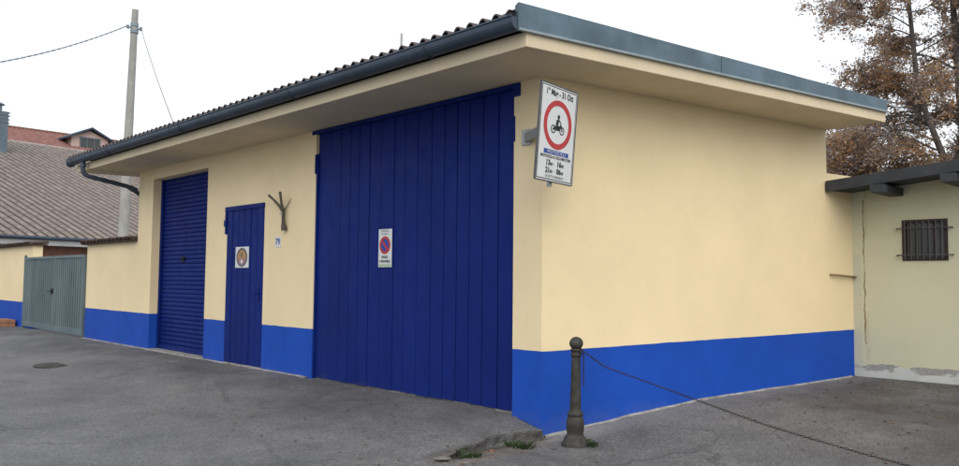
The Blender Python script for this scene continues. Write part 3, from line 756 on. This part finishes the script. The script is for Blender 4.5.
w = MB(); w.obox(E0+RD*x0-UP*.06+V((0,0,-.30)), RD*(x1-x0), UP*.05, V((0,0,.30)), 0); w.build('eaves_board', M['barnwall'], B)
w = MB(); w.tube([E0+RD*x0-UP*.12+V((0,0,.0)), E0+RD*x1-UP*.12+V((0,0,.0))], .075, 10); w.build('gutter', M['gutter'], B)
# metal chimney cowl on the barn roof
cb = E0+UPV*18.65+RD*7.62
w = MB(); w.obox(-RD*1.15-UP*.1+V((0,0,-.4)), RD*1.15, -UP*.9, V((0,0,2.62)))
for z in (1.5, 1.72, 1.94, 2.14): w.obox(-RD*1.22-UP*.05*-1+V((0,0,z)), RD*1.30, -UP*1.05, V((0,0,.07)))
chm = w.build('chimney', M['zinc'], br); chm.location = cb
chm.matrix_parent_inverse = Matrix.Identity(4); chm.location = cb
w = MB(); cc = -RD*.30-UP*.5; w.tube([cc+V((0,0,2.2)), cc+V((0,0,2.68))], .13, 10); w.lathe((cc.x, cc.y, 2.66), [(.27, 0), (.27, .05), (.05, .16)], 14)
cw = w.build('cowl', M['zinc'], chm); cw.matrix_parent_inverse = Matrix.Identity(4)

# ------------------------------------------------------------------ far house with red roof and dormer
H = empty('red_roofed_house', (-66, 14, 0), 'distant house with red tiled roof and a dormer window above the barn', 'house')
hr0 = V((-71.0, 8.0, 14.15)); hr1 = V((-72.0, 21.0, 14.15))
hd = (hr1-hr0).normalized(); hn = V((hd.y, -hd.x, 0)); 
if hn.x < 0: hn = -hn
HL = 23.0; fa = math.tan(R(24))
w = MB(); nr = 26; cols = 70; vs = []
for j in range(nr):
    for e in (0, 1):
        d = 7.5*(j+e)/nr
        for i in range(cols*4+1):
            vs.append(hr0+hd*(HL*i/(cols*4)) + hn*d - V((0,0,d*fa)) + V((0,0, .07*abs(math.sin(math.pi*(i % 4)/4))+.04*e)))
n1 = cols*4+1
w.add(vs, [(j*n1+i, j*n1+i+1, (j+1)*n1+i+1, (j+1)*n1+i) for j in range(2*nr-1) for i in range(n1-1)])
w.quad(hr0, hr0+hd*HL, hr0+hd*HL-hn*7.5-V((0,0,7.5*fa)), hr0-hn*7.5-V((0,0,7.5*fa)))
hroof = w.build('roof', M['redtile'], H)
w = MB(); w.tube([hr0+V((0,0,.05)), hr0+hd*HL+V((0,0,.05))], .14, 8); w.build('ridge_tiles', M['brick'], hroof)
w = MB(); c0 = hr0-hn*6.9; zt = 14.15-6.9*fa
pr = [(-6.9, 0), (-6.9, zt), (0, 13.95), (6.9, zt), (6.9, 0)]
vs = [V((0,0,0))+V(((hr0+hn*b).x, (hr0+hn*b).y, z)) + hd*.3 for b, z in pr]; vs2 = [v+hd*(HL-.6) for v in vs]
w.add(vs+vs2, [(0,1,2,3,4), (9,8,7,6,5)]+[(i, (i+1) % 5, 5+(i+1) % 5, 5+i) for i in range(5)]); w.build('wall', M['pink'], H)
# dormer facing the viewer's side
dc = hr0+hd*8.95+hn*3.3; dz = 14.15-3.3*fa
def dp(a, b, z): v = dc+hd*a+hn*b; return V((v.x, v.y, z))
D = MB(); hw = 1.55; zb = dz-.35; ze = zb+1.25; zp = ze+.78
pr = [(-hw, zb), (hw, zb), (hw, ze), (0, zp-.12), (-hw, ze)]
D.add([dp(a, 0, z) for a, z in pr]+[dp(a, -3.2, z) for a, z in pr], [(0,1,2,3,4), (9,8,7,6,5)]+[(i, (i+1) % 5, 5+(i+1) % 5, 5+i) for i in range(5)])
dm = D.build('dormer', M['pink'], hroof)
w = MB(); o = .55
for sgn in (-1, 1):
    a0, z0 = sgn*(hw+o), ze-o*.5; 
    vs = [dp(a0, .45, z0), dp(0, .45, zp), dp(0, -3.6, zp), dp(a0, -3.6, z0), dp(a0, .45, z0+.16), dp(0, .45, zp+.16), dp(0, -3.6, zp+.16), dp(a0, -3.6, z0+.16)]
    w.add(vs, [(0,1,2,3)[::sgn], (4,5,6,7)[::-sgn], (0,1,5,4), (1,2,6,5), (2,3,7,6), (3,0,4,7)])
w.build('dormer_roof', M['gutter'], hroof)
w = MB(); w.add([dp(a, b, z) for b in (.04, .0) for a, z in ((-.85, zb+.25), (.85, zb+.25), (.85, zb+1.25), (-.85, zb+1.25))], [(0,1,2,3), (0,4,5,1), (1,5,6,2), (2,6,7,3), (3,7,4,0)]); w.build('dormer_window', M['glass'], hroof)
w = MB()
for a in (-.85, -.28, .28, .78): w.obox(dp(a, .045, zb+.22), hd*.07, hn*.04, V((0,0,1.04)))
w.obox(dp(-.9, .04, zb+1.22), hd*1.8, hn*.05, V((0,0,.08))); w.obox(dp(-.9, .04, zb+.18), hd*1.8, hn*.05, V((0,0,.07)))
w.build('dormer_window_frame', M['zinc'], hroof)

# ------------------------------------------------------------------ utility pole, wires, rooftop rod
P = empty('utility_pole', (-20.72, 3.33, 0), 'tall leaning concrete utility pole rising behind the garage roof', 'pole')
pb, pt = V((-20.72, 3.33, 0)), V((-20.02, 3.25, 9.86))
w = MB(); w.tube([pb.lerp(pt, i/8) for i in range(9)], [.185-.09*i/8 for i in range(9)], 14); w.build('shaft', M['pole'], P)
c = V((-20.06, 3.26, 9.28))
w = MB(); w.tube([c-V((0,0,.16)), c-V((0,0,.05))], .125, 12); w.tube([c+V((0,0,.05)), c+V((0,0,.16))], .122, 12); w.tube([c+V((-.02,-.19,.0)), c+V((.02,.19,0))], .028, 8)
w.tube([c+V((-.02,-.19,-.04)), c+V((-.02,-.19,.07))], .045, 8); w.tube([c+V((.02,.19,-.04)), c+V((.02,.19,.07))], .045, 8)
w.build('insulator_bracket', simple('pale_blue_insulator', (.20, .27, .30), .5, var=.1), P)
def cable(a, b, sag, r, label, twist=True):
    w = MB(); n = 260 if twist else 40
    for ph in ((0, math.pi) if twist else (0,)):
        pts = []
        for i in range(n+1):
            t = i/n; p = V(a).lerp(V(b), t); p.z -= sag*4*t*(1-t)
            if twist: p += V((0, .011*math.cos(t*110+ph), .011*math.sin(t*110+ph)))
            pts.append(p)
        w.tube(pts, r, 5)
    tag(w.build('overhead_cable', M['cable']), label, 'cable')
cable(c+V((-.02,-.19,.05)), (-16, -3, 5.92), .25, .009, 'twisted overhead cable running from the pole out to the left')
cable(c+V((.02,.19,.05)), (-8.9, .2, 3.84), .12, .010, 'single overhead cable dropping from the pole to the garage roof', False)
w = MB(); w.tube([(-4.17, 1.46, 3.70), (-4.165, 1.46, 5.20)], .017, 8); w.tube([(-4.17, 1.46, 3.72), (-4.17, 1.46, 3.80)], .05, 10)
tag(w.build('roof_mast', M['galv']), 'short thin metal mast standing on the garage roof', 'mast')

# ------------------------------------------------------------------ manhole cover
w = MB(); mc = (-9.45, -1.60); mz = gz(*mc)
w.lathe((mc[0], mc[1], mz-.02), [(.36, 0), (.36, .026), (.33, .030), (.325, .022), (.31, .022), (.305, .028), (.002, .028)], 32)
for i in range(-4, 5):
    L_ = math.sqrt(max(0, .27**2-(i*.06)**2)); w.box(mc[0]-L_, mc[0]+L_, mc[1]+i*.06-.012, mc[1]+i*.06+.012, mz+.007, mz+.012)
tag(w.build('manhole_cover', M['iron']), 'round cast iron manhole cover set in the asphalt at the left', 'manhole cover')

# ------------------------------------------------------------------ autumn trees behind the annex
def tree(name, trunk, rads, label, seed, lean, zlo, nb, Lmax, low=0):
    rnd = random.Random(seed)
    T = empty(name, trunk[0], label, 'tree', 'autumn trees behind the annex')
    w = MB(); w.tube(trunk, rads, 10); tips = []
    tv = [V(p) for p in trunk]
    def at(z):
        for i in range(len(tv)-1):
            if tv[i].z <= z <= tv[i+1].z:
                f = (z-tv[i].z)/(tv[i+1].z-tv[i].z); return tv[i].lerp(tv[i+1], f), rads[i]+(rads[i+1]-rads[i])*f
        return tv[-1], rads[-1]
    def shoot(p, d, L, r, lev, droop):
        n = 7; pts = [p]; q = p.copy(); dd = d.copy()
        for i in range(n):
            dd = (dd + V((rnd.gauss(0, .12), rnd.gauss(0, .12), rnd.gauss(0, .10) - droop*(i/n)))).normalized()
            q = q + dd*(L/n); pts.append(q.copy())
        w.tube(pts, [max(.0035, r*(1-.85*i/n)) for i in range(n+1)], 5 if lev else 6, cap=False)
        if lev < 2:
            k = int(L*(6.0 if lev == 0 else 6.5))+2
            for j in range(k):
                i = rnd.randint(1 if lev == 0 else 0, n); b = pts[i]
                ax = (pts[min(i+1, n)]-pts[max(i-1, 0)]).normalized()
                s = V((rnd.gauss(0, 1), rnd.gauss(0, 1), rnd.gauss(0, .6))).normalized(); nd = (ax*.9 + s*.85).normalized()
                shoot(b, nd, L*rnd.uniform(.22, .42) if lev == 0 else L*rnd.uniform(.35, .7), r*.4, lev+1, droop*1.2)
        if lev >= 1:
            for q_ in pts[1:]: tips.append((q_, lev))
    z = zlo; ztop = tv[-1].z
    for i in range(nb):
        z = zlo + (ztop-zlo-.2)*(i+rnd.random())/nb; p, rr = at(z)
        a = rnd.uniform(0, 2*math.pi); f = (z-zlo)/(ztop-zlo)
        L = Lmax*(1-.30*f)*rnd.uniform(.65, 1.08); el = rnd.uniform(.05, .75)+.4*f
        d = V((math.cos(a)+lean[0], math.sin(a)+lean[1], el)).normalized()
        shoot(p, d, L, max(.012, rr*.38), 0, .16*(1-f)+.04)
    for i in range(low):
        p, rr = at(rnd.uniform(5.2, 9.2)); a = math.pi+rnd.uniform(-.8, .6)
        shoot(p, V((math.cos(a), math.sin(a), rnd.uniform(.15, .7))).normalized(), rnd.uniform(1.2, 1.8), .018, 0, .08)
    for i in range(low):
        p, rr = at(rnd.uniform(3.3, 5.4)); a = math.pi+rnd.uniform(-.75, .55)
        shoot(p, V((math.cos(a), math.sin(a), rnd.uniform(.0, .3))).normalized(), rnd.uniform(1.9, 2.75), .024, 0, .10)
    w.build('trunk', M['bark'], T)
    lf = MB()
    for q_, lev in tips:
        f = (q_.z-3)/6
        k = 5 if rnd.random() < .74 else 1
        cl = noise.noise(q_*.9+V((seed, 0, 0)))
        if cl < -.2: k = rnd.randint(0, 1)
        for j in range(k):
            c = q_ + V((rnd.gauss(0, .055), rnd.gauss(0, .055), rnd.gauss(-.03, .05)))
            s = rnd.uniform(.013, .027); a1 = V((rnd.gauss(0, 1), rnd.gauss(0, 1), rnd.gauss(0, .7))).normalized(); b1_ = a1.orthogonal().normalized()
            b1_ = (Matrix.Rotation(rnd.uniform(0, 6.28), 3, a1) @ b1_)
            oc = rnd.random() + .5*noise.noise(q_*1.4) - .28*f
            mi = 2 if oc > .74 else (3 if oc > .60 else (1 if oc > .22 else 0))
            lf.add([c-a1*s*1.5, c+b1_*s*.8, c+a1*s*1.5, c-b1_*s*.8], [(0, 1, 2, 3)], mi)
    lf.build('crown', LEAF, T)
    print(name, 'leaves', len(lf.f))
tree('autumn_tree', [(.55, 13.75, 0), (.20, 13.4, 2.2), (-.20, 12.97, 4.16), (-.57, 12.6, 5.58), (-.68, 12.5, 7.5), (-.74, 12.5, 9.6), (-.70, 12.5, 11.4)], [.13, .095, .068, .054, .042, .03, .012],
     'brown leaved autumn tree with a trunk bending left, nearest the garage roof', 3, (-.10, 0), 2.6, 38, 2.3, low=14)
tree('autumn_tree', [(.75, 13.9, 0), (.42, 13.5, 2.2), (.12, 13.2, 4.2), (.06, 13.1, 6.0), (.02, 13.0, 7.56), (.0, 13.0, 10), (.05, 13.0, 12)], [.15, .115, .09, .075, .058, .04, .016],
     'brown leaved autumn tree with a straight dark trunk at the right picture edge', 11, (.0, 0), 3.0, 30, 2.0)

# ------------------------------------------------------------------ weeds, rubble, fallen leaves
def weed(x, y, label, rad, nbl, seed):
    rnd = random.Random(seed); w = MB(); z = gz(x, y)
    for i in range(nbl):
        a = rnd.uniform(0, 6.28); rr = rad*rnd.random()**.6; bx, by = x+rr*1.0*math.cos(a), y+rr*.6*math.sin(a); bz = gz(bx, by)-.004
        if abs(bz-z) > .035: continue
        h = rnd.uniform(.015, .05); wd = rnd.uniform(.004, .011); dx, dy = math.cos(a)*h*.7, math.sin(a)*h*.7
        px_, py_ = -math.sin(a)*wd, math.cos(a)*wd
        w.add([(bx-px_*.5, by-py_*.5, bz), (bx+px_*.5, by+py_*.5, bz), (bx+dx*.5+px_*1.3, by+dy*.5+py_*1.3, bz+h*.75), (bx+dx, by+dy, bz+h*.85), (bx+dx*.5-px_*1.3, by+dy*.5-py_*1.3, bz+h*.75)], [(0,1,2,3,4)])
    tag(w.build('weed_tuft', M['weed']), label, 'weed', 'weeds in the broken asphalt')
weed(.13, -1.07, 'green weed tuft left of the others at the broken asphalt edge', .13, 110, 1)
weed(.15, -.45, 'larger green weed tuft below the corner of the plank gate', .16, 170, 2)
weed(.56, .03, 'small weed tuft growing at the foot of the bollard', .09, 80, 4)
rnd = random.Random(5)
def rubble(w, x, y, s, n=8, flat=.5):
    z = gz(x, y); pts = []
    w_v = []
    for j, zz in enumerate((0, 1)):
        for i in range(n):
            a = 2*math.pi*i/n; rr = s*(.75+.4*rnd.random())*(1 if j == 0 else .75); w_v.append((x+rr*math.cos(a), y+rr*math.sin(a)*.8, z-.01+zz*s*flat*(.8+.3*rnd.random())))
    w.add(w_v, [tuple(range(n, 2*n))]+[(i, (i+1) % n, n+(i+1) % n, n+i) for i in range(n)])
w = MB()
for i in range(420):
    y = rnd.uniform(-1.6, .0); x = edge_x(y)+rnd.uniform(.02, .30)*rnd.random()+.01; rubble(w, x, y, rnd.uniform(.004, .016), 6, .7)
for i in range(300): rubble(w, rnd.uniform(-2.2, 3.5), rnd.uniform(-3.2, -.2), rnd.uniform(.003, .007), 5, .8)
tag(w.build('gravel', simple('earthy_grit', (.20, .165, .13), .95, var=.5, scale=12)), kind='stuff')
w = MB(); rubble(w, .10, -1.36, .09, 11, .12); rubble(w, .15, -1.30, .045, 8, .3)
tag(w.build('concrete_chunk', simple('dusty_broken_concrete', (.19, .18, .165), .95, var=.4, scale=25, bump=.5)), 'pale broken concrete lump at the lower end of the asphalt ramp edge', 'rubble')
w = MB(); rubble(w, .14, -.80, .04, 8, .7)
tag(w.build('brick_chunk', simple('pink_brick_chunk', (.20, .12, .09), .9, var=.3, scale=20)), 'small reddish brick chunk lying between the two weed tufts', 'rubble')
w = MB(); 
for i in range(520):
    if rnd.random() < .7: x, y = rnd.uniform(1.0, 5), 5.1-rnd.random()**1.5*4.2
    else: x, y = rnd.uniform(-4, 4), rnd.uniform(-2.4, 0.2)
    if x < SD.x/SD.y*y+.05 and y > -.05: continue
    z = gz(x, y)+.006; a = rnd.uniform(0, 6.28); s = rnd.uniform(.010, .026); c_, s_ = math.cos(a)*s, math.sin(a)*s
    w.add([(x-c_, y-s_, z), (x+s_*.6, y-c_*.6, z+rnd.uniform(0, .012)), (x+c_, y+s_, z+.004), (x-s_*.6, y+c_*.6, z+rnd.uniform(0, .012))], [(0, 1, 2, 3)])
tag(w.build('fallen_leaves', [M['litter']]), kind='stuff')

# ------------------------------------------------------------------ light
world = bpy.data.worlds.new('World'); sc.world = world; world.use_nodes = True
nt = world.node_tree; bg = nt.nodes['Background']
sky = nt.nodes.new('ShaderNodeTexSky'); sky.sky_type = 'NISHITA'; sky.sun_disc = False
SUN_EL, SUN_AZ = 42, 122            # azimuth clockwise from +Y
sky.sun_elevation = R(SUN_EL); sky.sun_rotation = R(SUN_AZ); sky.dust_density = 6; sky.air_density = 1.2
tc = nt.nodes.new('ShaderNodeTexCoord'); nz = nt.nodes.new('ShaderNodeTexNoise'); nz.inputs['Scale'].default_value = 1.6; nz.inputs['Detail'].default_value = 4
nt.links.new(tc.outputs['Generated'], nz.inputs['Vector'])
cr = nt.nodes.new('ShaderNodeValToRGB'); cr.color_ramp.elements[0].position = .3; cr.color_ramp.elements[0].color = (4.3, 4.65, 5.1, 1); cr.color_ramp.elements[1].position = .7; cr.color_ramp.elements[1].color = (6.8, 6.95, 7.15, 1)
nt.links.new(nz.outputs[0], cr.inputs[0])
mx = nt.nodes.new('ShaderNodeMix'); mx.data_type = 'RGBA'; mx.inputs[0].default_value = .88
nt.links.new(sky.outputs[0], mx.inputs[6]); nt.links.new(cr.outputs[0], mx.inputs[7])
nt.links.new(mx.outputs[2], bg.inputs[0]); bg.inputs[1].default_value = .10
sl = bpy.data.lights.new('sun', 'SUN'); sl.energy = .75; sl.angle = R(60); sl.color = (1, .95, .88)
so = bpy.data.objects.new('sun', sl); COL.objects.link(so)
dv = V((math.sin(R(SUN_AZ))*math.cos(R(SUN_EL)), math.cos(R(SUN_AZ))*math.cos(R(SUN_EL)), math.sin(R(SUN_EL))))
so.rotation_euler = dv.to_track_quat('Z', 'Y').to_euler()

# ------------------------------------------------------------------ camera
cam = bpy.data.cameras.new('camera'); co = bpy.data.objects.new('camera', cam); COL.objects.link(co)
cam.sensor_width = 36; cam.lens = 36*800/959; cam.clip_start = .05; cam.clip_end = 3000
co.matrix_world = Matrix(((0.689288, 0.036521, 0.723567, 5.22705),
    (0.724419, -0.048503, -0.687651, -5.81002),
    (0.009982, 0.998155, -0.059889, 1.50000), (0, 0, 0, 1)))
sc.camera = co
vs_ = sc.view_settings; vs_.view_transform = 'Standard'; vs_.look = 'None'; vs_.gamma = 1; vs_.use_curve_mapping = False; vs_.exposure = 1.10
sc.render.engine = 'CYCLES'
